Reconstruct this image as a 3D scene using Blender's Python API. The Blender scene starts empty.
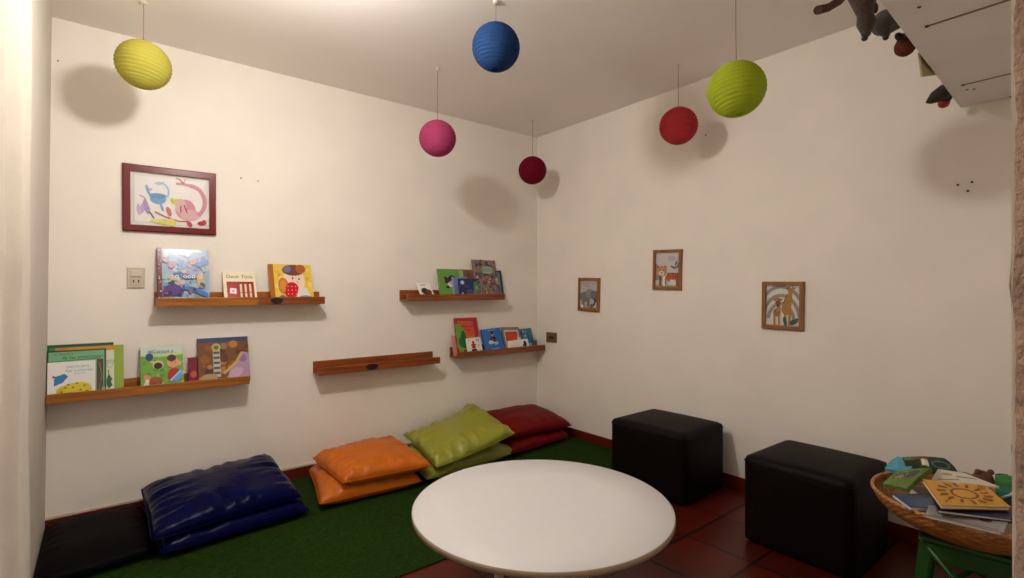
import bpy, bmesh, math, random
from mathutils import Vector, Matrix, noise
random.seed(7)
SC = bpy.context.scene
COL = SC.collection
PI = math.pi

# ------------------------------------------------------------------ materials
def lin(c):
    out = []
    for v in c[:3]:
        v = v / 255.0
        out.append(v / 12.92 if v <= 0.04045 else ((v + 0.055) / 1.055) ** 2.4)
    return (*out, 1.0)

MATS = {}
def M(rgb, rough=0.6, var=0.0, vscale=8.0, bump=0.0, bscale=60.0, spec=0.5, coat=0.0, sheen=0.0, transl=0.0, stretch=(1, 1, 1), name=None):
    key = (rgb, rough, var, vscale, bump, bscale, spec, coat, sheen, transl, stretch)
    if key in MATS: return MATS[key]
    m = bpy.data.materials.new(name or 'paint_%02x%02x%02x' % rgb)
    m.use_nodes = True
    nt = m.node_tree; b = nt.nodes['Principled BSDF']
    col = lin(rgb)
    b.inputs['Base Color'].default_value = col
    b.inputs['Roughness'].default_value = rough
    b.inputs['Specular IOR Level'].default_value = spec
    if coat:
        b.inputs['Coat Weight'].default_value = coat; b.inputs['Coat Roughness'].default_value = 0.12
    if sheen:
        b.inputs['Sheen Weight'].default_value = sheen
    tc = mp = None
    if var or bump:
        tc = nt.nodes.new('ShaderNodeTexCoord'); mp = nt.nodes.new('ShaderNodeMapping')
        mp.inputs['Scale'].default_value = stretch
        nt.links.new(tc.outputs['Object'], mp.inputs['Vector'])
    if var:
        n = nt.nodes.new('ShaderNodeTexNoise'); n.inputs['Scale'].default_value = vscale
        n.inputs['Detail'].default_value = 5
        nt.links.new(mp.outputs['Vector'], n.inputs['Vector'])
        r = nt.nodes.new('ShaderNodeValToRGB')
        r.color_ramp.elements[0].position = 0.3; r.color_ramp.elements[1].position = 0.7
        r.color_ramp.elements[0].color = (*[c * (1 - var) for c in col[:3]], 1)
        r.color_ramp.elements[1].color = (*[min(1, c * (1 + var)) for c in col[:3]], 1)
        nt.links.new(n.outputs['Fac'], r.inputs['Fac'])
        nt.links.new(r.outputs['Color'], b.inputs['Base Color'])
    if bump:
        n2 = nt.nodes.new('ShaderNodeTexNoise'); n2.inputs['Scale'].default_value = bscale
        n2.inputs['Detail'].default_value = 4
        nt.links.new(mp.outputs['Vector'], n2.inputs['Vector'])
        bp = nt.nodes.new('ShaderNodeBump'); bp.inputs['Strength'].default_value = bump
        bp.inputs['Distance'].default_value = 0.01
        nt.links.new(n2.outputs['Fac'], bp.inputs['Height'])
        nt.links.new(bp.outputs['Normal'], b.inputs['Normal'])
    if transl:
        tr = nt.nodes.new('ShaderNodeBsdfTranslucent'); tr.inputs['Color'].default_value = col
        mx = nt.nodes.new('ShaderNodeMixShader'); mx.inputs['Fac'].default_value = transl
        out = nt.nodes['Material Output']
        nt.links.new(b.outputs[0], mx.inputs[1]); nt.links.new(tr.outputs[0], mx.inputs[2])
        nt.links.new(mx.outputs[0], out.inputs['Surface'])
    MATS[key] = m
    return m

def emissive(name, rgb, strength):
    m = bpy.data.materials.new(name); m.use_nodes = True
    b = m.node_tree.nodes['Principled BSDF']
    b.inputs['Base Color'].default_value = (1, 1, 1, 1)
    b.inputs['Emission Color'].default_value = rgb
    b.inputs['Emission Strength'].default_value = strength
    return m

def tile_material():
    m = bpy.data.materials.new('terracotta_tiles'); m.use_nodes = True
    nt = m.node_tree; b = nt.nodes['Principled BSDF']
    tc = nt.nodes.new('ShaderNodeTexCoord'); mp = nt.nodes.new('ShaderNodeMapping')
    mp.inputs['Location'].default_value = (0.505 + 0.37 * 20, 2.225 + 0.37 * 20, 0)
    nt.links.new(tc.outputs['Object'], mp.inputs['Vector'])
    br = nt.nodes.new('ShaderNodeTexBrick'); br.offset = 0.0; br.squash = 1.0
    br.inputs['Scale'].default_value = 1.0; br.inputs['Brick Width'].default_value = 0.37
    br.inputs['Row Height'].default_value = 0.37; br.inputs['Mortar Size'].default_value = 0.009
    br.inputs['Mortar Smooth'].default_value = 0.2; br.inputs['Bias'].default_value = -0.1
    br.inputs['Color1'].default_value = lin((70, 17, 6)); br.inputs['Color2'].default_value = lin((98, 28, 9))
    br.inputs['Mortar'].default_value = lin((24, 14, 12))
    nt.links.new(mp.outputs['Vector'], br.inputs['Vector'])
    n = nt.nodes.new('ShaderNodeTexNoise'); n.inputs['Scale'].default_value = 6; n.inputs['Detail'].default_value = 5
    nt.links.new(tc.outputs['Object'], n.inputs['Vector'])
    mx = nt.nodes.new('ShaderNodeMix'); mx.data_type = 'RGBA'; mx.blend_type = 'MULTIPLY'
    mx.inputs['Factor'].default_value = 0.6
    r = nt.nodes.new('ShaderNodeValToRGB'); r.color_ramp.elements[0].color = (.55, .5, .5, 1); r.color_ramp.elements[1].color = (1.2, 1.1, 1, 1)
    nt.links.new(n.outputs['Fac'], r.inputs['Fac'])
    nt.links.new(br.outputs['Color'], mx.inputs['A']); nt.links.new(r.outputs['Color'], mx.inputs['B'])
    nt.links.new(mx.outputs['Result'], b.inputs['Base Color'])
    bp = nt.nodes.new('ShaderNodeBump'); bp.inputs['Strength'].default_value = 0.5; bp.inputs['Distance'].default_value = 0.004
    bp.invert = True
    nt.links.new(br.outputs['Fac'], bp.inputs['Height']); nt.links.new(bp.outputs['Normal'], b.inputs['Normal'])
    b.inputs['Roughness'].default_value = 0.34; b.inputs['Specular IOR Level'].default_value = .3
    return m

def wood_material(name, c1, c2, rough=0.4, axis_scale=(2, 30, 30)):
    m = bpy.data.materials.new(name); m.use_nodes = True
    nt = m.node_tree; b = nt.nodes['Principled BSDF']
    tc = nt.nodes.new('ShaderNodeTexCoord'); mp = nt.nodes.new('ShaderNodeMapping')
    mp.inputs['Scale'].default_value = axis_scale
    nt.links.new(tc.outputs['Object'], mp.inputs['Vector'])
    n = nt.nodes.new('ShaderNodeTexNoise'); n.inputs['Scale'].default_value = 1.6; n.inputs['Detail'].default_value = 6
    n.inputs['Distortion'].default_value = 0.6
    nt.links.new(mp.outputs['Vector'], n.inputs['Vector'])
    r = nt.nodes.new('ShaderNodeValToRGB'); r.color_ramp.elements[0].position = .3; r.color_ramp.elements[1].position = .72
    r.color_ramp.elements[0].color = lin(c1); r.color_ramp.elements[1].color = lin(c2)
    nt.links.new(n.outputs['Fac'], r.inputs['Fac']); nt.links.new(r.outputs['Color'], b.inputs['Base Color'])
    b.inputs['Roughness'].default_value = rough
    return m

# ------------------------------------------------------------------ mesh builder
class MB:
    def __init__(s): s.bm = bmesh.new(); s.mats = []
    def mi(s, m):
        if m is None: return 0
        if m not in s.mats: s.mats.append(m)
        return s.mats.index(m)
    def face(s, pts, m, smooth=False):
        vs = [s.bm.verts.new(p) for p in pts]
        f = s.bm.faces.new(vs); f.material_index = s.mi(m); f.smooth = smooth
        return f
    def box(s, lo, hi, m, bevel=0.0, seg=2, mtx=None, smooth=False):
        k = s.mi(m)
        tmp = bmesh.new()
        bmesh.ops.create_cube(tmp, size=1.0)
        for v in tmp.verts:
            v.co = Vector([(lo[i] + hi[i]) / 2 + v.co[i] * (hi[i] - lo[i]) for i in range(3)])
        if bevel > 0:
            bmesh.ops.bevel(tmp, geom=list(tmp.edges), offset=bevel, segments=seg, profile=0.5, affect='EDGES')
        s.absorb(tmp, k, mtx, smooth)
    def absorb(s, tmp, k, mtx=None, smooth=False):
        if mtx is not None: bmesh.ops.transform(tmp, matrix=mtx, verts=tmp.verts)
        vm = {v: s.bm.verts.new(v.co) for v in tmp.verts}
        for f in tmp.faces:
            try: g = s.bm.faces.new([vm[v] for v in f.verts])
            except ValueError: continue
            g.material_index = k; g.smooth = smooth or f.smooth
        tmp.free()
    def grid(s, rows, m, close_u=False, close_v=False, smooth=True, flip=False):
        k = s.mi(m)
        V = [[s.bm.verts.new(p) for p in r] for r in rows]
        nr, nc = len(V), len(V[0])
        for i in range(nr if close_v else nr - 1):
            for j in range(nc if close_u else nc - 1):
                q = [V[i][j], V[i][(j + 1) % nc], V[(i + 1) % nr][(j + 1) % nc], V[(i + 1) % nr][j]]
                if flip: q.reverse()
                f = s.bm.faces.new(q); f.material_index = k; f.smooth = smooth
        return V
    def lathe(s, prof, m, seg=32, center=(0, 0, 0), cap0=False, cap1=False, mod=None, smooth=True, mtx=None):
        rows = []
        for i, (r, z) in enumerate(prof):
            row = []
            for j in range(seg):
                a = 2 * PI * j / seg
                rr = r if mod is None else mod(r, z, a, i)
                p = Vector((center[0] + rr * math.cos(a), center[1] + rr * math.sin(a), center[2] + z))
                row.append(mtx @ p if mtx is not None else p)
            rows.append(row)
        V = s.grid(rows, m, close_u=True, smooth=smooth)
        k = s.mi(m)
        if cap0: f = s.bm.faces.new(list(reversed(V[0]))); f.material_index = k
        if cap1: f = s.bm.faces.new(V[-1]); f.material_index = k
    def tube(s, pts, r, m, seg=8, caps=True, smooth=True):
        pts = [Vector(p) for p in pts]; n = len(pts)
        rad = r if isinstance(r, (list, tuple)) else [r] * n
        rows = []; up = None
        for i, p in enumerate(pts):
            d = (pts[min(i + 1, n - 1)] - pts[max(i - 1, 0)]).normalized()
            if up is None:
                up = d.orthogonal().normalized()
            else:
                up = (up - d * up.dot(d)).normalized()
            w = d.cross(up)
            rows.append([p + (up * math.cos(2 * PI * j / seg) + w * math.sin(2 * PI * j / seg)) * rad[i] for j in range(seg)])
        V = s.grid(rows, m, close_u=True, smooth=smooth)
        if caps:
            k = s.mi(m)
            f = s.bm.faces.new(list(reversed(V[0]))); f.material_index = k
            f = s.bm.faces.new(V[-1]); f.material_index = k
    def ball(s, c, rad, m, seg=20, mtx=None, wob=0.0):
        tmp = bmesh.new()
        bmesh.ops.create_uvsphere(tmp, u_segments=seg, v_segments=max(8, seg // 2), radius=1)
        rr = rad if isinstance(rad, (list, tuple)) else (rad,) * 3
        for v in tmp.verts:
            w = 1 + wob * noise.noise(Vector(v.co) * 2.3 + Vector(c) * 9)
            v.co = Vector([v.co[i] * rr[i] * w for i in range(3)])
        T = Matrix.Translation(c)
        s.absorb(tmp, s.mi(m), T if mtx is None else T @ mtx, True)
    def text(s, body, place, size, m, extrude=0.0):
        cu = bpy.data.curves.new('lettering', 'FONT'); cu.body = body; cu.size = size
        cu.align_x = 'CENTER'; cu.align_y = 'CENTER'
        o = bpy.data.objects.new('lettering', cu); COL.objects.link(o)
        dg = bpy.context.evaluated_depsgraph_get(); dg.update()
        me = bpy.data.meshes.new_from_object(o.evaluated_get(dg))
        k = s.mi(m)
        vs = [s.bm.verts.new(place(v.co.x, v.co.y)) for v in me.vertices]
        for p in me.polygons:
            try: f = s.bm.faces.new([vs[i] for i in p.vertices]); f.material_index = k
            except ValueError: pass
        bpy.data.objects.remove(o); bpy.data.curves.remove(cu); bpy.data.meshes.remove(me)
    def build(s, name, parent=None, loc=(0, 0, 0), normals=True):
        if normals: pass
        me = bpy.data.meshes.new(name); s.bm.to_mesh(me); s.bm.free()
        for m in s.mats: me.materials.append(m)
        o = bpy.data.objects.new(name, me); COL.objects.link(o)
        o.location = loc
        if parent is not None: o.parent = parent
        return o

def tag(o, label=None, cat=None, group=None, kind=None):
    if label: o['label'] = label
    if cat: o['category'] = cat
    if group: o['group'] = group
    if kind: o['kind'] = kind
    return o
def thing(name, label, cat, loc=(0, 0, 0), rot=(0, 0, 0), group=None):
    o = bpy.data.objects.new(name, None); COL.objects.link(o); o.empty_display_size = 0.05
    o.location = loc; o.rotation_euler = rot
    return tag(o, label, cat, group)

# flat drawing on the surface of a part: layers of thin paint polygons in the part's own mesh
class Art:
    def __init__(s, mb, W, H, place):          # place(x, z, layer) -> point; x in -W/2..W/2, z in 0..H
        s.mb = mb; s.W = W; s.H = H; s.pl = place; s.k = 0
    def P(s, u, v):
        u, v = min(1, max(0, u)), min(1, max(0, v))
        return s.pl((u - .5) * s.W, v * s.H, s.k)
    def poly(s, pts, m): s.k += 1; s.mb.face([s.P(*p) for p in pts], m)
    def rect(s, u0, v0, u1, v1, m): s.poly([(u0, v0), (u1, v0), (u1, v1), (u0, v1)], m)
    def ell(s, u, v, a, b, m, rot=0.0, n=18, t0=0, t1=2 * PI):
        c, d = math.cos(rot), math.sin(rot); asp = s.W / s.H
        pts = []
        for i in range(n if t1 - t0 > 6.28 else n + 1):
            t = t0 + (t1 - t0) * i / n
            x, y = a * math.cos(t), b * math.sin(t)
            pts.append((min(1, max(0, u + x * c - y * d / asp)), min(1, max(0, v + (x * d) * asp + y * c))))
        s.poly(pts, m)
    def line(s, pts, w, m):                     # w as a fraction of the width
        s.k += 1; asp = s.W / s.H
        for (x0, y0), (x1, y1) in zip(pts, pts[1:]):
            dx, dy = x1 - x0, (y1 - y0) / asp
            L = math.hypot(dx, dy) or 1
            nx, ny = -dy / L * w / 2, dx / L * w / 2 * asp
            s.mb.face([s.P(x0 - nx, y0 - ny), s.P(x1 - nx, y1 - ny), s.P(x1 + nx, y1 + ny), s.P(x0 + nx, y0 + ny)], m)
    def arc(s, u, v, a, b, t0, t1, w, m, n=12):
        s.line([(u + a * math.cos(t0 + (t1 - t0) * i / n), v + b * math.sin(t0 + (t1 - t0) * i / n)) for i in range(n + 1)], w, m)
    def text(s, body, u, v, size, m):
        s.k += 1
        s.mb.text(body, lambda x, y: s.pl((u - .5) * s.W + x, v * s.H + y, s.k), size, m)

# ------------------------------------------------------------------ palette
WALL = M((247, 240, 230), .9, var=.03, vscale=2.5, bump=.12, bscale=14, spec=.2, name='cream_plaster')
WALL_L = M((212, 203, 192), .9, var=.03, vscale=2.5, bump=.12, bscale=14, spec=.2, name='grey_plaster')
CEIL = M((250, 243, 236), .95, var=.02, vscale=2, bump=.05, bscale=10, spec=.15, name='ceiling_paint')
SKIRT = M((96, 26, 12), .4, var=.25, vscale=5, bump=.1, name='terracotta_skirting')
TILES = tile_material()
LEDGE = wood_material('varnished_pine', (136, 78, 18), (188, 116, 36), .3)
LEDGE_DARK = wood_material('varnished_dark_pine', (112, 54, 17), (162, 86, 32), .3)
FRAMEWOOD = wood_material('light_oak', (128, 82, 40), (160, 108, 58), .5, (20, 20, 3))
WHITE = M((238, 234, 228), .5); PAGES = M((228, 220, 204), .8, var=.05, vscale=90)
BLACK = M((18, 16, 18), .45); CREAM = M((236, 224, 190), .45)
G = .22   # gloss of printed covers
def C(r, g, b): return M((r, g, b), G)

# ------------------------------------------------------------------ room
XL, YN, H = -3.628, -3.74, 2.871
def struct(name, mb, label=None):
    o = mb.build(name); o['kind'] = 'structure'
    if label: o['label'] = label
    return o
m = MB(); m.box((XL - .2, -5.2, -.1), (.2, .2, 0), TILES); struct('floor', m)
m = MB(); m.box((XL - .2, -5.2, H), (.2, .2, H + .1), CEIL); struct('ceiling', m)
m = MB(); m.box((XL - .2, 0, 0), (.2, .2, H), WALL); struct('wall_back', m)
m = MB(); m.box((0, -5.2, 0), (.2, 0, H), WALL); struct('wall_right', m)
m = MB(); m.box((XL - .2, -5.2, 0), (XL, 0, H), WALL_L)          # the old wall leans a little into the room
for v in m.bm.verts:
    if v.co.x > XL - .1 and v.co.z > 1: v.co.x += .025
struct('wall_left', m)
JX = -2.782
PLASTER = M((164, 138, 120), .95, var=.22, vscale=22, bump=.9, bscale=120, spec=.15, name='rough_plaster')
m = MB()                                             # near wall beside the doorway; its end face is rough plaster
m.box((JX + .02, YN - .22, 0), (0, YN, H), WALL)
struct('wall_near', m)
m = MB(); rows = []                                  # rough plastered reveal of the doorway
prof = [(.06, 0), (.03, .0), (.012, -.004), (.003, -.014), (0, -.03), (0, -.06), (0, -.09), (0, -.12), (0, -.15), (0, -.18), (0, -.2), (.006, -.214), (.03, -.222), (.06, -.222)]
nz = 420
for i in range(nz + 1):
    z = H * i / nz; row = []
    for (dx, dy) in prof:
        d = .005 * noise.noise(Vector((dx * 40, dy * 40, z * 55))) + .006 * noise.noise(Vector((3 + dx * 12, dy * 12, z * 16)))
        row.append((JX + dx + d, YN + dy + d * .6, z))
    rows.append(row)
m.grid(rows, PLASTER, flip=True)
struct('trim_1', m, 'rough plastered door reveal at the right edge')
m = MB(); m.box((XL, -.013, 0), (0, 0, .078), SKIRT, .003); struct('baseboard_back', m)
m = MB(); m.box((-.013, YN, 0), (0, -.013, .078), SKIRT, .003); struct('baseboard_right', m)
m = MB(); mort = M((214, 200, 178), .9)
m.box((XL, -.010, .078), (0, 0, .094), mort, .004); struct('trim_2', m, 'pale mortar line above the back skirting tiles')

# wall marks
for i, (x, y, z, lab) in enumerate([(-2.551, -.002, 2.098, 'small dark nail hole in the back wall, right of the red picture frame'),
        (-2.656, -.002, 2.104, 'faint pale nail hole in the back wall, nearer the red picture frame'),
        (-3.577, -.002, 2.633, 'small nail hole high in the left corner of the back wall'),
        (-.002, -1.831, 2.464, 'lone dark nail in the round shadow beside the coral red lantern'),
        (-.002, -3.215, 1.882, 'left hole of three screw holes below the high shelf'),
        (-.002, -3.269, 1.888, 'right hole of three screw holes below the high shelf'),
        (-.002, -3.253, 1.846, 'lowest of three screw holes below the high shelf')]):
    m = MB(); col = M((60, 44, 34), .6) if i != 1 else M((150, 130, 112), .7)
    m.ball((0, 0, 0), .0055 if i not in (0, 2) else .004, col, 10)
    o = m.build('wall_nail', loc=(x, y, z)); tag(o, lab, 'nail', 'screw holes under the high shelf' if i > 3 else 'nail holes in the walls')

# outlet and switch plates
def plate(name, label, loc, rot, w, h, rgb, kind):
    t = thing(name, label, 'outlet', loc, rot)
    pm = M(rgb, .45); m = MB(); m.box((-w / 2, -.010, -h / 2), (w / 2, 0, h / 2), pm, .004); m.build('faceplate', t)
    dk = M(tuple(int(c * .35) for c in rgb), .6)
    if kind == 'double':
        m = MB(); m.box((-w * .3, -.014, .006), (w * .3, -.009, h * .36), M(tuple(min(255, int(c * 1.06)) for c in rgb), .4), .002); m.box((-w * .3, -.0115, .003), (w * .3, -.0095, .006), dk); m.build('rocker_switch', t)
        m = MB(); m.box((-w * .3, -.013, -h * .36), (w * .3, -.009, -.008), pm, .002)
        for sx in (-1, 1): m.box((sx * .012 - .003, -.0145, -h * .24), (sx * .012 + .003, -.0125, -h * .1), dk)
        m.build('socket', t)
    else:
        m = MB(); m.box((-w * .2, -.0135, -h * .12), (w * .2, -.009, h * .12), dk, .002)
        m.build('socket', t)
        for sx in (-1, 1):
            m = MB(); m.ball((sx * w * .36, -.0105, 0), .005, dk, 8); m.build('screw', t)
plate('wall_outlet', 'beige switch and socket plate on the back wall left of the top shelf', (-3.224, 0, 1.425), (0, 0, 0), .088, .125, (206, 196, 174), 'double')
plate('wall_outlet', 'small brass outlet plate on the right wall beside the corner', (0, -.218, .893), (0, 0, -PI / 2), .145, .098, (128, 96, 50), 'single')

# ------------------------------------------------------------------ ceiling bulb (source of the room's light)
LX, LY, LZ = -2.80, -1.70, 2.675
t = thing('ceiling_light', 'bare round ceiling bulb lighting the room from above the frame', 'lamp', (LX, LY, H))
m = MB(); m.lathe([(.001, 0), (.055, 0), (.055, -.015), (.04, -.03), (.028, -.04), (.026, -.1), (.022, -.125), (.001, -.125)], M((235, 232, 225), .4), 24); m.build('lamp_holder', t)
gl = M((228, 226, 220), .5)
m = MB(); m.lathe([(.0835, LZ - H + .034), (.081, LZ - H + .045), (.030, LZ - H + .100)], gl, 32); tag(m.build('bulb_housing', t), 'white plastic upper half of the bulb')
m = MB(); m.lathe([(max(.001, .085 * math.cos(q)), LZ - H + .085 * math.sin(q)) for q in [-PI / 2 + (PI / 2 + .42) * k / 16 for k in range(17)]], emissive('bulb_glow', (1.0, .94, .88, 1), 205), 32); m.build('bulb', t)

# ------------------------------------------------------------------ paper lanterns
def lantern(label, x, y, zc, rgb, tilt=(0, 0), R=.127):
    t = thing('paper_lantern', label, 'lantern', (x, y, zc), (0, 0, random.random() * 6), 'round paper lanterns hanging from the ceiling')
    mat = M(rgb, .75, var=.06, vscale=14, transl=.35, spec=.2)
    m = MB(); prof = []
    nr = 17; a0, a1 = math.asin(.3), PI - math.asin(.15)
    for i in range(nr * 3 + 1):
        a = a0 + (a1 - a0) * i / (nr * 3)
        r = R * (1.0 if i % 3 == 0 else .945)
        prof.append((r * math.sin(a), R * math.cos(a) * .97))
    prof.reverse()
    Rt = Matrix.Rotation(tilt[0], 4, 'X') @ Matrix.Rotation(tilt[1], 4, 'Y')
    def wob(r, z, a, i):
        return r * (1 + .010 * math.sin(3 * a + i * .25) * (1 if i % 3 else .3) - (.012 if abs(a - PI) < .1 else 0))
    m.lathe(prof, mat, 48, mod=wob, mtx=Rt)
    m.build('paper_shade', t)
    wire = M((150, 140, 130), .4)
    m = MB(); zt = R * .97 * math.cos(a0); rt = R * .3
    m.tube([Rt @ Vector((rt * math.cos(q), rt * math.sin(q), zt)) for q in [2 * PI * i / 20 for i in range(21)]], .0018, wire, 6)
    m.tube([Rt @ Vector((-rt, 0, zt)), (0, 0, R * 1.0), Rt @ Vector((rt, 0, zt))], .0014, wire, 6)
    m.build('wire_frame', t)
    m = MB(); m.tube([(0, 0, R * .98), (.002, 0, (H - zc) * .5), (0, 0, H - zc - .004)], .0016, M((150, 96, 84), .8), 6); m.build('hanging_thread', t)
    m = MB(); w = M((226, 218, 204), .7)
    m.ball((0, 0, H - zc - .006), (.016, .016, .008), w, 12); m.tube([(.0, 0, H - zc - .006), (.03, .01, H - zc - .004)], .004, w, 6); m.build('ceiling_tack', t)
    return t
lantern('yellow round paper lantern at the far left near the back wall', -3.214, -.506, 2.536, (206, 198, 88), (.12, -.06))
lantern('royal blue round paper lantern at the top centre', -1.769, -1.672, 2.626, (36, 74, 126), (.05, .05), .126)
lantern('pink round paper lantern hanging before the back wall', -1.586, -.762, 2.392, (188, 74, 120), (.03, -.05))
lantern('dark crimson round paper lantern in the far corner', -.385, -.376, 2.419, (132, 8, 44), (.02, .04))
lantern('coral red round paper lantern before the right wall', -.348, -1.834, 2.458, (202, 64, 70), (.04, .06))
lantern('lime green round paper lantern, the nearest on the right', -1.125, -2.641, 2.266, (178, 194, 48), (.1, .1))

# ------------------------------------------------------------------ picture ledges
def ledge(label, x0, x1, z0, mat, knots=(), dark_from=None):
    t = thing('picture_ledge', label, 'shelf', ((x0 + x1) / 2, 0, z0), group='wooden picture ledges on the back wall')
    w = (x1 - x0) / 2; inset = .0
    m = MB(); m.box((-w, -.016, 0), (w, 0, .088), mat, .002); m.build('back_plank', t)
    m = MB(); m.box((-w, -.122, 0), (w, -.016, .014), mat, .0015); m.build('base_plank', t)
    m = MB(); m.box((-w, -.138, 0), (w, -.122, .053), mat, .002)
    if dark_from is not None: m.box((dark_from, -.1385, .0005), (w - .001, -.1375, .0525), LEDGE_DARK)
    km = M((34, 12, 8), .5, var=.4, vscale=40)
    for (kx, kw) in knots:
        pts = []
        for i in range(14):
            a = 2 * PI * i / 14
            pts.append((kx + kw * math.cos(a) * (1 + .15 * math.sin(3 * a)), -.1392, .026 + .023 * math.sin(a)))
        m.face(pts, km)
    m.build('front_lip', t)
    return t
ledge('upper left wooden ledge under the framed watercolour', -3.134, -2.142, 1.251, LEDGE, [(.175, .04)], .06)
ledge('lowest long ledge at the far left with seven books', -3.617, -2.630, .737, LEDGE)
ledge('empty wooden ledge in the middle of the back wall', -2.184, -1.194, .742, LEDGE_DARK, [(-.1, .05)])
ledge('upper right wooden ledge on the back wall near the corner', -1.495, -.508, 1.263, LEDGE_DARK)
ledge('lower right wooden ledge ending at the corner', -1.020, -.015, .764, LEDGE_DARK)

# ------------------------------------------------------------------ books
def book(label, cx, z0, W, L, T, y0, tilt, cover, art=None, roll=0.0, yaw=0.0, group=None, spine=None, name='book', mtx=None, cat='book'):
    """stands on z0, back of its foot at y0, leans back by tilt (degrees) towards the wall"""
    t = thing(name, label, cat, group=group)
    if mtx is None:
        mtx = Matrix.Translation((cx, y0, z0 + abs(math.sin(math.radians(roll))) * W / 2)) @ Matrix.Rotation(math.radians(yaw), 4, 'Z') \
            @ Matrix.Rotation(-math.radians(tilt), 4, 'X') @ Matrix.Rotation(math.radians(roll), 4, 'Y')
    t.matrix_world = mtx
    b = .0022 if T > .006 else T * .3
    m = MB(); sp = spine or cover
    m.box((-W / 2, -T, 0), (W / 2, -T + b, L), cover, b * .3, 1)
    m.box((-W / 2, -b, 0), (W / 2, 0, L), cover, b * .3, 1)
    m.box((-W / 2 - b, -T, 0), (-W / 2, 0, L), sp, b * .3, 1)
    if art: art(Art(m, W, L, lambda x, z, k: (x, -T - .0002 - .00014 * k, z)))
    m.build('cover', t)
    m = MB(); m.box((-W / 2 + .0006, -T + b, .003), (W / 2 - .004, -b, L - .003), PAGES); m.build('pages', t)
    return t

def blobs(a, cols, n, lo, hi, seed, v0=0, v1=1, u0=0, u1=1):
    r = random.Random(seed)
    for i in range(n):
        x = r.uniform(lo, hi)
        a.ell(r.uniform(u0, u1), r.uniform(v0, v1), x, x * r.uniform(.5, 1.2), r.choice(cols), r.uniform(0, 3), 10)

def art_sea(a):
    a.rect(.0, 0, 1, 1, C(150, 178, 206))
    a.rect(.1, .62, 1, 1, C(150, 172, 206))  # pale upper cover: lamp glare put into the print colour
    blobs(a, [C(200, 206, 220), C(150, 170, 206), C(206, 180, 190), C(120, 150, 200), C(180, 206, 206)], 40, .02, .06, 77, .55, .97, .13, .97)
    blobs(a, [C(120, 160, 210), C(190, 150, 160), C(150, 190, 190), C(206, 190, 170)], 44, .025, .07, 3, .3, .8, .13, .95)
    a.poly([(.1, .12), (.3, .2), (.44, .3), (.3, .36), (.12, .3)], C(70, 44, 120))
    a.ell(.28, .22, .19, .09, C(84, 50, 140), .15); a.poly([(.42, .24), (.5, .33), (.48, .18)], C(70, 40, 120))
    a.poly([(.46, .26), (.7, .2), (.98, .08), (.96, .18), (.75, .28), (.55, .31)], C(70, 120, 200))
    a.ell(.82, .4, .07, .13, C(214, 178, 100), .2); a.ell(.82, .5, .05, .06, C(220, 190, 160))
    a.ell(.5, .5, .22, .045, C(80, 110, 180), -.2)
    for u in (.25, .36, .52, .6, .68): a.ell(u, .48, .035, .03, WHITE); a.ell(u, .48, .016, .014, BLACK)
    blobs(a, [C(40, 46, 80), C(60, 90, 150), C(160, 90, 110)], 12, .02, .05, 9, .12, .4, .1, .95)
    blobs(a, [C(110, 160, 90), C(196, 170, 80), C(210, 190, 140), C(130, 90, 80)], 18, .03, .06, 5, .02, .1, .05, .95)
    a.rect(0, 0, .08, 1, C(110, 40, 50))
    blobs(a, [C(60, 40, 70), C(190, 120, 120), C(210, 200, 190)], 16, .008, .022, 4, .03, .97, .02, .06)
def art_cream(a):
    red = C(150, 18, 22)
    a.rect(.09, .05, .93, .68, red); a.ell(.25, .36, .17, .27, C(176, 20, 26))
    a.poly([(.17, .3), (.37, .28), (.38, .45), (.19, .47)], WHITE); a.ell(.28, .37, .04, .04, C(190, 150, 150))
    for i in range(3):
        u = .52 + i * .145
        a.rect(u - .05, .08, u + .05, .66, C(120, 14, 18)); a.rect(u - .032, .13, u + .032, .6, C(232, 206, 160))
        a.rect(u - .032, .3, u + .032, .34, C(220, 130, 80))
    a.text('Decir Toca', .5, .84, .034, C(90, 80, 50))
def art_girl(a):
    a.rect(0, 0, .1, 1, C(170, 96, 20))
    a.rect(.1, 0, 1, 1, C(232, 196, 70))
    blobs(a, [C(240, 214, 120), C(220, 180, 60), C(200, 170, 60)], 14, .03, .07, 12, .4, .95, .14, .98)
    a.ell(.56, .56, .26, .36, C(238, 214, 190)); a.ell(.56, .84, .26, .15, C(110, 70, 60)); a.ell(.74, .88, .12, .12, C(176, 90, 40), -.4); a.ell(.42, .86, .1, .08, C(120, 110, 140), .6)
    a.ell(.3, .42, .12, .22, C(200, 120, 40)); a.ell(.3, .42, .08, .16, C(214, 140, 60))
    st = C(196, 24, 34)
    a.ell(.5, .32, .16, .2, st); a.ell(.42, .22, .1, .12, st, .4)
    for i in range(9): a.ell(.4 + (i % 3) * .09, .2 + (i // 3) * .1, .012, .016, C(240, 170, 160))
    a.ell(.53, .62, .02, .03, BLACK); a.ell(.68, .6, .02, .03, BLACK); a.line([(.62, .55), (.65, .48)], .012, C(150, 60, 50))
    a.poly([(.56, .02), (.95, .02), (.84, .36), (.66, .4)], C(226, 220, 216))
    a.ell(.26, .1, .08, .07, C(70, 130, 150)); a.ell(.8, .1, .16, .06, C(120, 150, 170))
def art_dgreen(a):
    a.rect(.03, .03, .98, .95, C(64, 120, 76)); a.rect(.12, .84, .98, .94, C(200, 130, 40))
    a.line([(.3, .89), (.9, .89)], .02, C(230, 200, 120))
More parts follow.
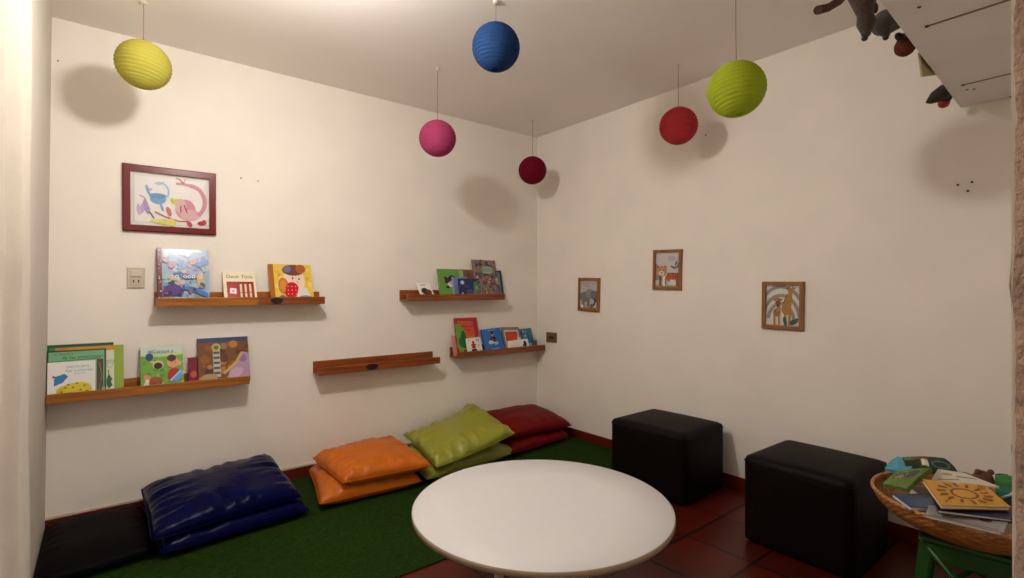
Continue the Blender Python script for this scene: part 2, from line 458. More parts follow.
def art_lime(a):
    a.rect(0, .9, .88, 1, C(206, 140, 40)); a.rect(0, .04, .82, .9, C(218, 224, 200)); a.rect(.84, 0, 1, 1, C(150, 176, 60))
    a.text('SO', .75, .66, .03, C(150, 160, 120)); a.arc(.74, .62, .05, .08, 0, 6.28, .02, C(190, 196, 180))
    a.poly([(.68, .2), (.72, .12), (.79, .18), (.76, .26), (.79, .3), (.72, .42), (.68, .3)], C(40, 104, 58)); a.line([(.71, .5), (.73, .36)], .015, C(40, 104, 58))
def art_emo(a):
    a.rect(.04, .02, .97, .97, C(120, 180, 134))
    a.text('de las emociones', .60, .845, .026, BLACK); a.text('EL PAJARO', .28, .92, .017, C(60, 110, 80))
    a.line([(.05, .77), (.4, .785), (.9, .80)], .012, C(40, 70, 50))
    a.rect(.84, .03, .95, .78, C(92, 60, 48)); a.line([(.86, .06), (.93, .4), (.88, .72)], .015, C(140, 120, 100)); a.line([(.93, .1), (.88, .5)], .012, C(60, 110, 80))
    a.ell(.955, .14, .03, .05, C(150, 170, 130))
def art_white(a):
    blue = C(60, 130, 190)
    a.poly([(.12, .36), (.3, .45), (.42, .6), (.34, .68), (.16, .62), (.08, .66), (.14, .58)], blue); a.ell(.23, .52, .11, .1, blue); a.poly([(.06, .6), (.13, .63), (.13, .58)], C(150, 40, 50))
    a.ell(.55, .22, .38, .18, C(216, 196, 40)); a.ell(.62, .3, .28, .13, C(222, 204, 50))
    for (u, v) in [(.28, .2), (.36, .3), (.46, .16), (.52, .3), (.6, .4), (.68, .22), (.76, .33), (.82, .18), (.55, .12), (.42, .38)]: a.ell(u, v, .03, .022, C(130, 110, 30), .3)
    a.poly([(.2, .02), (.9, .02), (.84, .12), (.5, .1), (.3, .1)], C(220, 110, 40))
    a.text('cuento para', .62, .86, .02, C(110, 180, 210)); a.text('leer y colorear', .66, .75, .02, C(110, 180, 210)); a.line([(.55, .66), (.8, .68)], .01, C(140, 190, 220))
def art_kids(a):
    a.rect(0, 0, 1, 1, C(112, 172, 62)); a.rect(0, .78, 1, 1, C(196, 214, 196)); a.ell(.5, .8, .5, .05, C(190, 208, 150))
    blobs(a, [C(90, 150, 60), C(150, 190, 80), C(176, 200, 110)], 18, .03, .07, 21, .05, .75)
    a.ell(.2, .75, .09, .09, C(30, 60, 120)); a.ell(.22, .87, .05, .035, C(120, 150, 190))
    a.ell(.4, .56, .13, .1, C(214, 190, 150)); a.ell(.4, .54, .1, .075, C(44, 14, 20))
    a.ell(.75, .6, .14, .13, C(228, 160, 120)); a.ell(.72, .7, .11, .08, C(70, 20, 34)); a.ell(.9, .57, .05, .06, C(228, 160, 120)); a.ell(.72, .6, .014, .014, BLACK); a.ell(.8, .6, .014, .014, BLACK)
    a.ell(.78, .3, .17, .16, C(180, 34, 40)); a.poly([(.64, .16), (.94, .44), (.98, .3), (.86, .14)], C(90, 160, 220)); a.line([(.68, .18), (.92, .38)], .02, WHITE)
    a.ell(.34, .2, .16, .09, C(160, 84, 40)); a.ell(.14, .28, .08, .07, C(222, 130, 110)); a.ell(.14, .2, .05, .05, C(240, 214, 200)); a.rect(.28, .07, .33, .16, C(120, 60, 30)); a.rect(.42, .07, .47, .16, C(120, 60, 30))
    a.text('Cantos y', .52, .87, .03, C(60, 110, 190)); a.ell(.12, .12, .07, .05, C(216, 210, 180))
def art_gown(a):
    a.rect(0, 0, 1, 1, C(120, 78, 44)); a.rect(0, .9, 1, 1, C(46, 70, 116))
    blobs(a, [C(90, 54, 30), C(150, 92, 40), C(184, 128, 60), C(104, 60, 40)], 30, .04, .1, 31, .1, .86, 0, 1)
    a.poly([(.5, .06), (.98, .06), (1, .62), (.86, .66), (.7, .42)], C(176, 148, 178)); a.ell(.86, .52, .08, .1, C(150, 110, 170), .4); a.ell(.72, .2, .16, .1, C(196, 170, 190), .5)
    a.line([(.48, .2), (.62, .32), (.74, .44), (.86, .64)], .06, C(206, 170, 100))
    a.rect(.28, .14, .42, .8, C(190, 190, 180))
    for i in range(5): a.rect(.29, .2 + i * .11, .41, .25 + i * .11, C(90, 84, 80))
    a.ell(.35, .78, .09, .09, C(196, 186, 110)); a.ell(.35, .78, .05, .05, C(120, 110, 70)); a.ell(.5, .8, .07, .07, C(140, 120, 90))
    a.ell(.2, .14, .16, .08, C(176, 150, 110))
def art_w4(a):
    a.ell(.42, .45, .26, .22, C(30, 60, 44)); a.ell(.7, .36, .2, .2, C(150, 40, 40)); a.ell(.58, .2, .16, .1, C(44, 30, 30)); a.line([(.25, .84), (.65, .86)], .04, C(60, 60, 50))
def art_green4(a):
    a.rect(0, 0, 1, 1, C(104, 158, 70)); a.rect(.62, 0, 1, 1, C(126, 84, 50)); a.rect(.6, .1, .72, .97, C(150, 186, 120))
    bk = C(40, 26, 30)
    a.poly([(.18, .52), (.16, .76), (.25, .7), (.36, .8), (.5, .74), (.42, .56), (.3, .48)], bk); a.poly([(.23, .5), (.38, .62), (.38, .4), (.3, .38)], C(226, 220, 220)); a.ell(.33, .54, .04, .05, C(200, 150, 160)); a.ell(.24, .38, .06, .04, bk)
    a.line([(.14, .1), (.44, .1)], .03, C(190, 220, 170)); a.ell(.88, .8, .06, .1, C(96, 56, 34))
def art_lb4(a): a.rect(.06, .04, 1, 1, C(106, 132, 176)); a.ell(.5, .5, .3, .2, C(90, 116, 164))
def art_nb4(a):
    a.rect(0, 0, 1, 1, C(24, 36, 92)); a.ell(.16, .8, .09, .1, C(206, 216, 230)); a.poly([(.68, .1), (1, 0), (1, .95), (.72, .8)], C(78, 130, 70)); a.ell(.5, .3, .18, .16, C(70, 74, 110)); a.ell(.36, .6, .12, .08, C(40, 60, 130)); a.line([(.03, .0), (.14, .3)], .05, C(214, 214, 220))
    a.ell(.86, .55, .08, .1, C(120, 160, 96))
def art_patch(a):
    a.rect(0, 0, 1, 1, C(150, 120, 110))
    blobs(a, [C(170, 120, 60), C(150, 60, 60), C(110, 130, 150), C(196, 176, 140), C(90, 110, 80), C(120, 80, 120), C(200, 150, 90), C(70, 70, 100)], 130, .02, .055, 8, .03, .97, .03, .97)
    a.ell(.55, .72, .28, .1, C(150, 176, 160)); a.text('BUSCA', .55, .72, .045, C(90, 110, 110))
def art_teal4(a): a.rect(.02, .02, .9, .93, C(90, 140, 146)); a.rect(.9, 0, 1, 1, C(28, 40, 60)); a.ell(.7, .3, .2, .2, C(70, 110, 140))
def art_red5(a):
    a.rect(0, 0, 1, 1, C(176, 28, 36)); a.poly([(.04, .02), (.86, .02), (.8, .9), (.1, .92)], C(196, 120, 40)); a.poly([(.14, .5), (.82, .5), (.8, .9), (.12, .9)], C(206, 80, 44))
    a.poly([(0, .2), (.2, .1), (.4, .25), (.44, .55), (.3, .75), (.1, .84), (0, .85)], C(96, 160, 60)); a.ell(.3, .42, .13, .24, C(24, 96, 44)); a.ell(.18, .36, .1, .14, C(30, 110, 50)); a.rect(.26, .0, .42, .14, C(96, 30, 26))
    a.text('Había una', .56, .77, .034, C(110, 24, 24)); a.text('vez', .56, .67, .034, C(110, 24, 24)); a.ell(.62, .3, .1, .1, C(214, 150, 50))
def art_card5(a):
    red = C(180, 30, 36)
    a.ell(.45, .72, .08, .1, red); a.poly([(.3, .38), (.6, .38), (.5, .7), (.4, .7)], red); a.line([(.28, .58), (.62, .58)], .07, red); a.ell(.45, .22, .2, .14, C(80, 50, 44)); a.ell(.45, .16, .12, .07, C(150, 40, 40))
    a.text('M', .78, .8, .04, C(40, 44, 40)); a.text('4', .8, .5, .032, C(50, 54, 50)); a.line([(.12, .88), (.24, .86)], .03, C(150, 60, 50))
def art_blue5(a):
    a.rect(0, 0, 1, 1, C(40, 112, 190)); a.ell(.5, .5, .16, .2, C(26, 30, 50)); a.ell(.5, .74, .07, .09, C(200, 150, 120)); a.ell(.5, .82, .08, .06, C(24, 20, 26)); a.ell(.36, .42, .14, .08, C(190, 210, 226)); a.ell(.6, .36, .12, .07, C(170, 190, 214)); a.line([(.36, .62), (.66, .46)], .04, C(180, 60, 60))
    a.line([(.2, .12), (.7, .14)], .025, C(160, 196, 226)); a.line([(.3, .93), (.7, .93)], .02, C(160, 196, 226))
def art_grey5(a):
    a.rect(0, 0, 1, 1, C(130, 122, 110)); a.rect(.08, .1, .92, .88, C(206, 190, 170)); a.rect(.14, .2, .84, .8, C(196, 52, 30)); a.poly([(.2, .28), (.76, .24), (.78, .7), (.24, .74)], C(206, 64, 34)); a.rect(.8, .36, .98, .56, C(222, 214, 200))
def art_wb5(a): a.ell(.82, .55, .07, .3, BLACK); a.ell(.72, .4, .03, .12, C(60, 60, 60)); a.line([(.1, .5), (.5, .5)], .012, C(180, 150, 140))
def art_teal5(a): a.rect(0, 0, 1, 1, C(50, 116, 152)); blobs(a, [C(90, 160, 180), C(40, 80, 130), C(140, 180, 190)], 14, .04, .1, 14, .1, .9); a.ell(.5, .16, .12, .1, C(60, 90, 70)); a.ell(.7, .2, .07, .07, C(190, 190, 180))

GU, GL, GR, GB = 'books on the upper left ledge', 'books on the lowest ledge', 'books on the upper right ledge', 'books on the lower right ledge'
z = 1.265
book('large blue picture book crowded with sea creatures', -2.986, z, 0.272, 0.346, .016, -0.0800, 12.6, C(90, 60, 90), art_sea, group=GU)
book('small cream book with a red panel and three bars', -2.672, z, 0.192, 0.220, .012, -0.0980, 24.3, CREAM, art_cream, group=GU)
book('orange book with a child holding a red strawberry', -2.350, z, 0.282, 0.276, .016, -0.1000, 19.4, C(186, 110, 30), art_girl, group=GU)
z = .751
book('dark green book at the back of the left pile', -3.475, z, 0.289, 0.299, .011, -0.0700, 12.3, C(30, 84, 62), art_dgreen, group=GL)
book('lime and white book jutting out behind the green books', -3.407, z, 0.246, 0.283, .009, -0.0820, 12.3, C(150, 176, 60), art_lime, group=GL)
book('mid green book titled de las emociones', -3.493, z, 0.257, 0.268, .010, -0.0915, 12.3, C(30, 70, 44), art_emo, group=GL)
book('small white book with a blue bird on a yellow mound, frontmost', -3.512, z, 0.200, 0.206, .008, -0.1020, 12.3, WHITE, art_white, group=GL)
book('square green board book with cartoon children and a dog', -3.097, z, 0.214, 0.265, .018, -0.0970, 19.0, C(90, 140, 60), art_kids, group=GL)
book('thin crimson booklet peeking out behind the gold book', -2.918, z, .085, 0.180, .008, -0.0790, 17.1, C(130, 20, 44), lambda a: a.ell(.3, .4, .2, .12, C(190, 90, 60)), group=GL, name='booklet', cat='booklet')
book('gold and brown book with a lilac gown on its cover', -2.765, z, 0.290, 0.298, .014, -0.0945, 17.1, C(96, 60, 36), art_gown, group=GL)
z = 1.277
book('tiny white book with a dark green picture', -1.281, z, .125, 0.158, .008, -0.1000, 37.0, WHITE, art_w4, group=GR, roll=-3)
book('wide green book with a black and white animal', -0.975, z, 0.355, 0.258, .010, -0.0640, 11.5, C(104, 158, 70), art_green4, group=GR)
book('teal book with a navy edge behind the patchwork book', -0.581, z, .225, 0.258, .010, -0.0630, 11.5, C(44, 60, 84), art_teal4, group=GR)
book('tall patchwork coloured book, tallest on the right ledges', -0.664, z, 0.256, 0.352, .012, -0.0755, 11.5, C(120, 90, 100), art_patch, group=GR)
book('small pale blue book before the green book', -0.948, z, 0.150, 0.190, .008, -0.0770, 11.5, C(150, 166, 190), art_lb4, group=GR)
book('small navy book with a green edge, before the patchwork book', -0.861, z, .210, 0.176, .010, -0.0900, 11.5, C(24, 36, 92), art_nb4, group=GR)
z = .778
book('thin pink booklet at the left end behind the red book', -0.973, z, 0.090, 0.178, .006, -0.0660, 12.3, C(206, 140, 140), None, group=GB, name='booklet', cat='booklet')
book('red and orange book with a green tree on its cover', -0.864, z, 0.235, 0.331, .014, -0.0780, 12.3, C(176, 28, 36), art_red5, group=GB)
book('white alphabet card with a red figure, before the red book', -0.814, z, 0.158, 0.148, .006, -0.1020, 12.3, WHITE, art_card5, roll=-3, group=GB, name='picture_card', cat='card')
book('bright blue thick book with a dark haired figure', -0.592, z, 0.213, 0.218, .022, -0.0920, 19.0, C(40, 112, 190), art_blue5, roll=-3, group=GB)
book('teal blue book at the corner end of the ledge', -0.181, z, 0.190, 0.201, .010, -0.0720, 19.0, C(40, 90, 130), art_teal5, roll=-2, group=GB)
book('grey bordered book with a red square on its cover', -0.366, z, 0.205, 0.225, .010, -0.0860, 19.0, C(110, 104, 96), art_grey5, roll=2, group=GB)
book('small white book lying before the grey and red book', -0.311, z, .250, 0.100, .006, -0.1060, 19.0, WHITE, art_wb5, roll=-2, group=GB)

# ------------------------------------------------------------------ framed pictures
def framed(label, mtx, W, Hh, bar, depth, fm, paper, art, matw=0.0, gloss=.25, group=None):
    t = thing('framed_picture', label, 'picture', group=group); t.matrix_world = mtx     # local: x right, z up, y=0 wall, front at -depth
    m = MB(); w, h = W / 2, Hh / 2
    O = [(-w, -h), (w, -h), (w, h), (-w, h)]; I = [(-w + bar, -h + bar), (w - bar, -h + bar), (w - bar, h - bar), (-w + bar, h - bar)]
    bv = bar * .18
    def inset(Q, d): return [(x - math.copysign(d, x), z - math.copysign(d, z)) for x, z in Q]
    loops = [[(x, 0, z) for x, z in O], [(x, -depth + bv, z) for x, z in O], [(x, -depth, z) for x, z in inset(O, bv)],
             [(x, -depth, z) for x, z in inset(I, -bv)], [(x, -depth + bv, z) for x, z in I], [(x, -.003, z) for x, z in I]]
    for A, B in zip(loops, loops[1:]):
        for i in range(4): m.face([A[i], A[(i + 1) % 4], B[(i + 1) % 4], B[i]], fm)
    m.build('frame', t)
    m = MB(); iw, ih = W - 2 * bar, Hh - 2 * bar
    m.box((-iw / 2, -.005, -ih / 2), (iw / 2, -.002, ih / 2), paper)
    if matw: m.face([(-iw / 2 + matw, -.0053, -ih / 2 + matw), (iw / 2 - matw, -.0053, -ih / 2 + matw), (iw / 2 - matw, -.0053, ih / 2 - matw), (-iw / 2 + matw, -.0053, ih / 2 - matw)], M((236, 232, 228), gloss))
    art(Art(m, iw, ih, lambda x, zz, k: (x, -.0056 - .00016 * k, zz - ih / 2)))
    m.build('print', t)
    return t
def art_water(a):
    bl, bl2 = C(120, 170, 212), C(166, 200, 226)
    pk, pk2 = C(210, 150, 162), C(222, 178, 186); pu = C(190, 170, 206)
    a.line([(.05, .08), (.05, .93)], .006, C(190, 200, 194)); a.line([(.05, .08), (.95, .04)], .005, C(190, 200, 194))
    a.ell(.34, .52, .1, .1, bl); a.ell(.34, .57, .11, .05, C(98, 152, 202)); a.line([(.25, .56), (.22, .64), (.2, .74)], .03, bl); a.line([(.2, .76), (.24, .66), (.27, .7)], .02, bl2)
    a.arc(.36, .66, .11, .16, -.9, 1.9, .025, bl2); a.line([(.37, .43), (.4, .3)], .03, bl); a.line([(.3, .8), (.36, .78), (.41, .84)], .02, bl2)
    a.line([(.12, .56), (.18, .52), (.24, .3)], .02, pu); a.ell(.16, .34, .035, .12, pu, -.3); a.ell(.2, .36, .03, .14, C(176, 150, 200), .2); a.ell(.11, .3, .025, .1, C(206, 180, 206), .1); a.line([(.23, .28), (.29, .16)], .02, C(90, 110, 140))
    a.ell(.68, .36, .13, .19, pk); a.ell(.62, .42, .07, .14, pk2); a.ell(.74, .26, .13, .1, pk2, .2); a.line([(.62, .42), (.62, .3)], .014, C(120, 60, 80)); a.line([(.66, .44), (.7, .3)], .014, C(120, 60, 80))
    a.arc(.74, .52, .19, .3, -1.0, 1.6, .055, pk); a.line([(.74, .82), (.64, .84), (.56, .83)], .035, pk); a.line([(.66, .84), (.6, .92), (.56, .93)], .02, C(190, 100, 110)); a.line([(.66, .86), (.68, .93)], .02, pk2)
    a.line([(.3, .28), (.42, .2), (.6, .13), (.72, .14)], .018, C(190, 90, 100)); a.ell(.47, .3, .03, .09, C(206, 120, 120), .3); a.line([(.46, .2), (.48, .12)], .012, C(176, 70, 60))
    a.ell(.52, .5, .025, .06, C(196, 206, 90), .4); a.ell(.56, .5, .02, .05, C(206, 206, 80), -.4)
    a.ell(.4, .1, .1, .05, C(214, 212, 104), -.1); a.ell(.5, .1, .06, .07, C(222, 220, 110), -.6); a.ell(.3, .12, .06, .03, C(226, 220, 120))
    a.ell(.73, .09, .03, .06, C(196, 80, 90), .5); a.ell(.89, .12, .06, .04, C(176, 44, 56), .1); a.ell(.92, .14, .03, .05, C(190, 60, 70))
MAH = M((108, 7, 8), .25, coat=.25, name='glossy_mahogany')
framed('large mahogany framed watercolour of a blue and a pink creature', Matrix.Translation((-3.048, 0, 1.906)) @ Matrix.Rotation(math.radians(-.3), 4, 'Y'), .486, .402, .033, .024, MAH, M((226, 222, 216), .5), art_water, .03)
def art_eleph(a):
    g1, g2 = C(126, 122, 124), C(150, 146, 148)
    a.rect(0, 0, 1, 1, C(196, 188, 184)); a.ell(.3, .86, .22, .05, C(180, 172, 178)); a.ell(.4, .8, .15, .03, C(176, 168, 174)); a.rect(0, 0, 1, .06, C(150, 130, 80))
    a.poly([(1, .2), (.7, .35), (.85, .6), (1, .68)], C(110, 92, 84))
    a.ell(.28, .42, .3, .18, g1); a.ell(.52, .52, .22, .18, g2); a.ell(.74, .5, .16, .16, g1); a.line([(.5, .4), (.46, .2), (.5, .08)], .15, g1); a.line([(.2, .3), (.2, .06)], .14, g1)
    a.line([(.8, .38), (.84, .22), (.72, .12), (.6, .16)], .09, C(90, 96, 104)); a.rect(.05, .04, .2, .14, WHITE); a.ell(.75, .54, .02, .015, BLACK); a.rect(.58, .05, .74, .1, C(90, 120, 90))
def art_tiger(a):
    og = C(190, 98, 44)
    a.rect(0, 0, 1, 1, C(206, 200, 200)); a.ell(.66, .82, .16, .08, C(190, 176, 200)); a.rect(0, 0, 1, .06, C(170, 150, 110))
    a.poly([(0, .2), (0, .7), (.2, .56), (.3, .2)], C(150, 140, 140))
    a.ell(.7, .28, .28, .13, og); a.ell(.26, .46, .23, .16, C(196, 140, 100)); a.ell(.26, .4, .12, .08, C(226, 210, 190)); a.ell(.1, .58, .05, .04, og); a.ell(.42, .58, .05, .04, og)
    for i in range(5): a.line([(.52 + i * .1, .4), (.55 + i * .1, .26)], .03, C(110, 40, 20)); a.ell(.55 + i * .09, .4, .03, .02, C(60, 40, 30))
    a.ell(.2, .48, .02, .018, BLACK); a.ell(.34, .48, .02, .018, BLACK); a.ell(.27, .41, .035, .02, C(70, 40, 40))
    a.rect(.18, .04, .27, .34, C(110, 80, 70)); a.rect(.34, .04, .42, .32, WHITE); a.line([(.45, .08), (.45, .26)], .06, C(110, 110, 120)); a.rect(.62, .06, .86, .22, C(226, 222, 216)); a.rect(.88, .04, 1, .24, C(150, 84, 40))
    for (u, v, r) in [(.82, .56, .5), (.94, .62, 1.4), (.72, .58, -.3), (.86, .68, 1.2)]: a.ell(u, v, .09, .025, C(52, 96, 84), r)
def art_giraffe(a):
    a.rect(0, 0, 1, 1, C(224, 220, 214)); gr = C(150, 148, 140)
    for r in (.95, .72, .5): a.arc(.45, .1, r * .75, r * .9, .2, 2.95, .1, gr)
    tn, dk = C(176, 132, 66), C(110, 76, 40)
    a.rect(0, 0, 1, .04, C(190, 176, 140))
    a.poly([(.5, .5), (.56, .3), (.72, .3), (.76, .6), (.77, .82), (.66, .82)], tn); a.ell(.6, .42, .14, .14, tn); a.ell(.72, .87, .09, .06, tn, -.3); a.line([(.52, .55), (.62, .78)], .025, dk)
    for u in (.58, .7): a.rect(u - .035, .02, u + .035, .34, tn)
    for (u, v) in [(.64, .92), (.82, .92)]: a.ell(u, v, .05, .015, dk, .4)
    a.line([(.7, .92), (.7, .98)], .02, dk); a.line([(.77, .92), (.78, .98)], .02, dk); a.ell(.73, .88, .015, .015, BLACK)
    a.ell(.34, .33, .11, .1, C(160, 116, 58)); a.poly([(.32, .36), (.44, .36), (.44, .56), (.34, .56)], tn); a.ell(.37, .57, .08, .06, C(130, 90, 60)); a.rect(.24, .02, .3, .3, tn); a.rect(.38, .02, .43, .3, tn)
    for (u, v) in [(.29, .64), (.45, .64)]: a.ell(u, v, .06, .02, C(150, 84, 70), .4)
    a.ell(.37, .66, .08, .03, C(176, 120, 110)); a.ell(.34, .58, .014, .014, BLACK); a.ell(.41, .58, .014, .014, BLACK); a.ell(.37, .5, .04, .02, C(80, 50, 40))
    a.ell(.58, .12, .05, .12, C(74, 92, 82), .2); a.ell(.82, .12, .13, .06, C(66, 86, 80), .6); a.ell(.9, .16, .08, .04, C(84, 100, 92), .9)
RW = lambda y, zz, rl=0: Matrix.Translation((0, y, zz)) @ Matrix.Rotation(-PI / 2, 4, 'Z') @ Matrix.Rotation(math.radians(rl), 4, 'Y')
GP = 'small wood framed animal prints on the right wall'
framed('small wood framed elephant print, nearest the corner', RW(-.705, 1.309, 1.6), .254, .298, .020, .02, FRAMEWOOD, M((226, 220, 214), .6), art_eleph, group=GP)
framed('wood framed tiger print, the highest on the right wall', RW(-1.513, 1.505, 1.6), .254, .308, .019, .02, FRAMEWOOD, M((226, 220, 214), .6), art_tiger, group=GP)
framed('wood framed giraffe print above the black cube pouf', RW(-2.362, 1.25, .8), .256, .306, .021, .02, FRAMEWOOD, M((226, 220, 214), .6), art_giraffe, group=GP)

# ------------------------------------------------------------------ rug, cushions
RUG = M((32, 56, 8), .95, var=.35, vscale=70, bump=.8, bscale=220, spec=.1, name='green_carpet')
m = MB(); m.box((XL + .004, -1.612, .0005), (-.02, -.02, .008), RUG, .003, 2)
tag(m.build('rug'), 'long green carpet along the back wall under the cushions', 'rug')

def cushion(label, cat_mat, c, th, seed, bow=None, pinch=.05, wr=.010, floor=.009, dn=.35, group='floor cushions along the back wall', pw=3.6, seam_rgb=None, foldn=7):
    """c: four corner points (back left, back right, front right, front left) of the seam plane"""
    c = [Vector(p) for p in c]; ctr = sum(c, Vector()) / 4
    t = thing('floor_cushion', label, 'cushion', (ctr.x, ctr.y, floor), group=group)
    N = 44
    nrm = (c[2] - c[0]).cross(c[1] - c[3]).normalized()
    if nrm.z < 0: nrm = -nrm
    off = Vector((seed * 3.7, seed * 1.3, 0))
    def base(u, v):
        p = c[0] * (1 - u) * (1 - v) + c[1] * u * (1 - v) + c[2] * u * v + c[3] * (1 - u) * v
        # seams curve inwards between the corners
        du = (c[1] - c[0]).lerp(c[2] - c[3], v); dv = (c[3] - c[0]).lerp(c[2] - c[1], u)
        s = abs(2 * u - 1) ** 3 * (1 if u < .5 else -1); p = p + du * (s * pinch * (1 - (2 * v - 1) ** 2))
        s = abs(2 * v - 1) ** 3 * (1 if v < .5 else -1); p = p + dv * (s * pinch * (1 - (2 * u - 1) ** 2))
        k = (abs(2 * u - 1) * abs(2 * v - 1)) ** 5; p = p.lerp(ctr, .03 * k)      # soft corners
        if bow: p = p + Vector(bow(u, v))
        return p
    def prof(u, v):
        a = 1 - abs(2 * u - 1) ** pw; b = 1 - abs(2 * v - 1) ** pw
        return max(0, a * b) ** .5
    def wrk(u, v, sgn):
        e = max(abs(2 * u - 1), abs(2 * v - 1)); lo = min(abs(2 * u - 1), abs(2 * v - 1))
        s = u if abs(2 * v - 1) > abs(2 * u - 1) else v
        edge = (e ** 2.5) * (1 - e ** 8)
        f = noise.noise(Vector((s * foldn, e * 1.2, sgn * 5)) + off) + .6 * noise.noise(Vector((s * foldn * 2.3, e * 2, sgn * 3)) + off)
        g = noise.noise(Vector((u * 3.2, v * 3.2, sgn)) + off)
        return wr * (2.6 * f * edge + 1.3 * g * prof(u, v))
    m = MB(); top = []; bot = []
    for i in range(N + 1):
        v = i / N; rt, rb = [], []
        for j in range(N + 1):
            u = j / N; p = base(u, v); q = prof(u, v)
            a = p + nrm * (th * q * (1 - dn) + wrk(u, v, 1)); b = p - nrm * (th * q * dn)
            if a.z < floor + .002: a.z = floor + .002
            if b.z < floor: b.z = floor
            a.y = min(a.y, -.016); b.y = min(b.y, -.016); a.x = max(min(a.x, -.015), XL + .004); b.x = max(min(b.x, -.015), XL + .004)
            rt.append(a - t.location); rb.append(b - t.location)
        top.append(rt); bot.append(rb)
    m.grid(top, cat_mat, flip=True); m.grid(bot, cat_mat)
    bmesh.ops.remove_doubles(m.bm, verts=m.bm.verts, dist=.0008)
    bmesh.ops.recalc_face_normals(m.bm, faces=m.bm.faces)
    m.build('cushion_cover', t)
    rim = [base(k / 20, 0) for k in range(21)] + [base(1, k / 20) for k in range(1, 21)] + [base(1 - k / 20, 1) for k in range(1, 21)] + [base(0, 1 - k / 20) for k in range(1, 20)]
    rim = [Vector((max(min(p.x, -.02), XL + .006), min(p.y, -.02), max(p.z, floor + .005))) - t.location for p in rim]
    m = MB(); m.tube(rim + rim[:1],   .0025, cat_mat, 6, caps=False); m.build('seam', t)
    return t
BLKV = M((2, 1, 2), .65, spec=.08, name='black_vinyl')
BLUV = M((5, 8, 56), .24, spec=.06, bump=.25, bscale=35, name='navy_vinyl', var=.15, vscale=6)
ORG = M((200, 102, 2), .42, bump=.15, bscale=30, spec=.35, name='orange_satin')
LIM = M((150, 152, 48), .36, bump=.15, bscale=30, spec=.45, name='lime_satin')
REDC = M((112, 3, 8), .5, bump=.15, bscale=30, spec=.15, name='red_satin')
cushion('flat black cushion in the far left corner', BLKV, [(-3.625, -.018, .05), (-3.20, -.018, .05), (-3.17, -.70, .045), (-3.625, -.76, .045)], .085, 1, pinch=.0, wr=.004)
cushion('lower navy blue vinyl cushion of the stacked pair', BLUV, [(-3.20, -.04, .06), (-2.47, -.04, .06), (-2.41, -.71, .045), (-3.16, -.78,   .05)], .15, 2, pinch=.015, wr=.012, dn=.45)
cushion('upper navy blue vinyl cushion leaning on the back wall', BLUV, [(-3.21, -.05, .165), (-2.475, -.04, .215), (-2.45, -.68, .125), (-3.20, -.76, .115)], .14, 3, pinch=.02, wr=.014, dn=.3, bow=lambda u, v: (0, 0, -.015 * math.sin(PI * u) * (1 - v)))
cushion('lower orange cushion sticking out beneath the other orange one', ORG, [(-2.235, -.05, .07), (-1.60, -.03, .07), (-1.685, -.74, .055), (-2.37, -.70, .060)], .17, 4, pinch=.02, wr=.014, dn=.4)
cushion('upper orange cushion lying askew on its twin', ORG, [(-2.255, -.19, .190), (-1.61, -.12, .185), (-1.63, -.78, .160), (-2.23, -.71, .160)], .15, 5, pinch=.012, wr=.016, dn=.45)
cushion('lower lime green cushion, mostly hidden under its twin', LIM, [(-1.56, -.05, .06), (-.86, -.05, .06), (-.76, -.64, .05), (-1.66, -.74, .055)], .15, 6, pinch=.02, wr=.02, dn=.4)
cushion('lower dark red cushion in the corner', REDC, [(-.80, -.04, .07), (-.07, -.04, .07), (-.13, -.60, .05), (-.86, -.66, .05)], .13, 8, pinch=.015, wr=.008, dn=.4)
cushion('upper dark red cushion in the corner', REDC, [(-.84, -.05, .215), (-.06, -.04, .20), (-.10, -.60, .14), (-.84, -.60, .16)], .12, 9, pinch=.015, wr=.008, dn=.25)
cushion('upper lime green cushion propped on the dark red pair', LIM, [(-1.525, -.10, .20), (-.80, -.05, .345), (-.885, -.76, .245), (-1.61, -.78, .135)], .12, 7, pinch=.03, wr=.026, dn=.25, foldn=9,
        bow=lambda u, v: (0, 0, -.05 * math.sin(PI * u) * (1 - .6 * v)))

# ------------------------------------------------------------------ table
TX, TY, TZ, TR = -1.957, -2.237, .47, .531
t = thing('round_table', 'low round white table in the middle of the floor', 'table', (TX, TY, 0))
LAM = M((220, 219, 220), .5, var=.012, vscale=30, name='white_laminate')
m = MB(); m.lathe([(.001, TZ - .0215), (TR - .004, TZ - .0215), (TR - .0025, TZ - .002), (TR - .004, TZ), (TR * .6, TZ), (.001, TZ)], LAM, 128); m.build('tabletop', t)
m = MB(); m.lathe([(TR - .004, TZ - .0225), (TR, TZ - .0215), (TR, TZ - .0025), (TR - .0025, TZ - .0008)], M((172, 154, 130), .5), 128); tag(m.build('edge_band', t), 'beige edge band')
for k in range(4):
    a = PI / 4 + k * PI / 2 + .3; dx, dy = math.cos(a), math.sin(a)
    m = MB(); m.tube([(dx * .15, dy * .15, TZ - .022), (dx * .20, dy * .20, .001)], [.024, .016], M((214, 206, 196), .5), 16); m.build('leg', t)

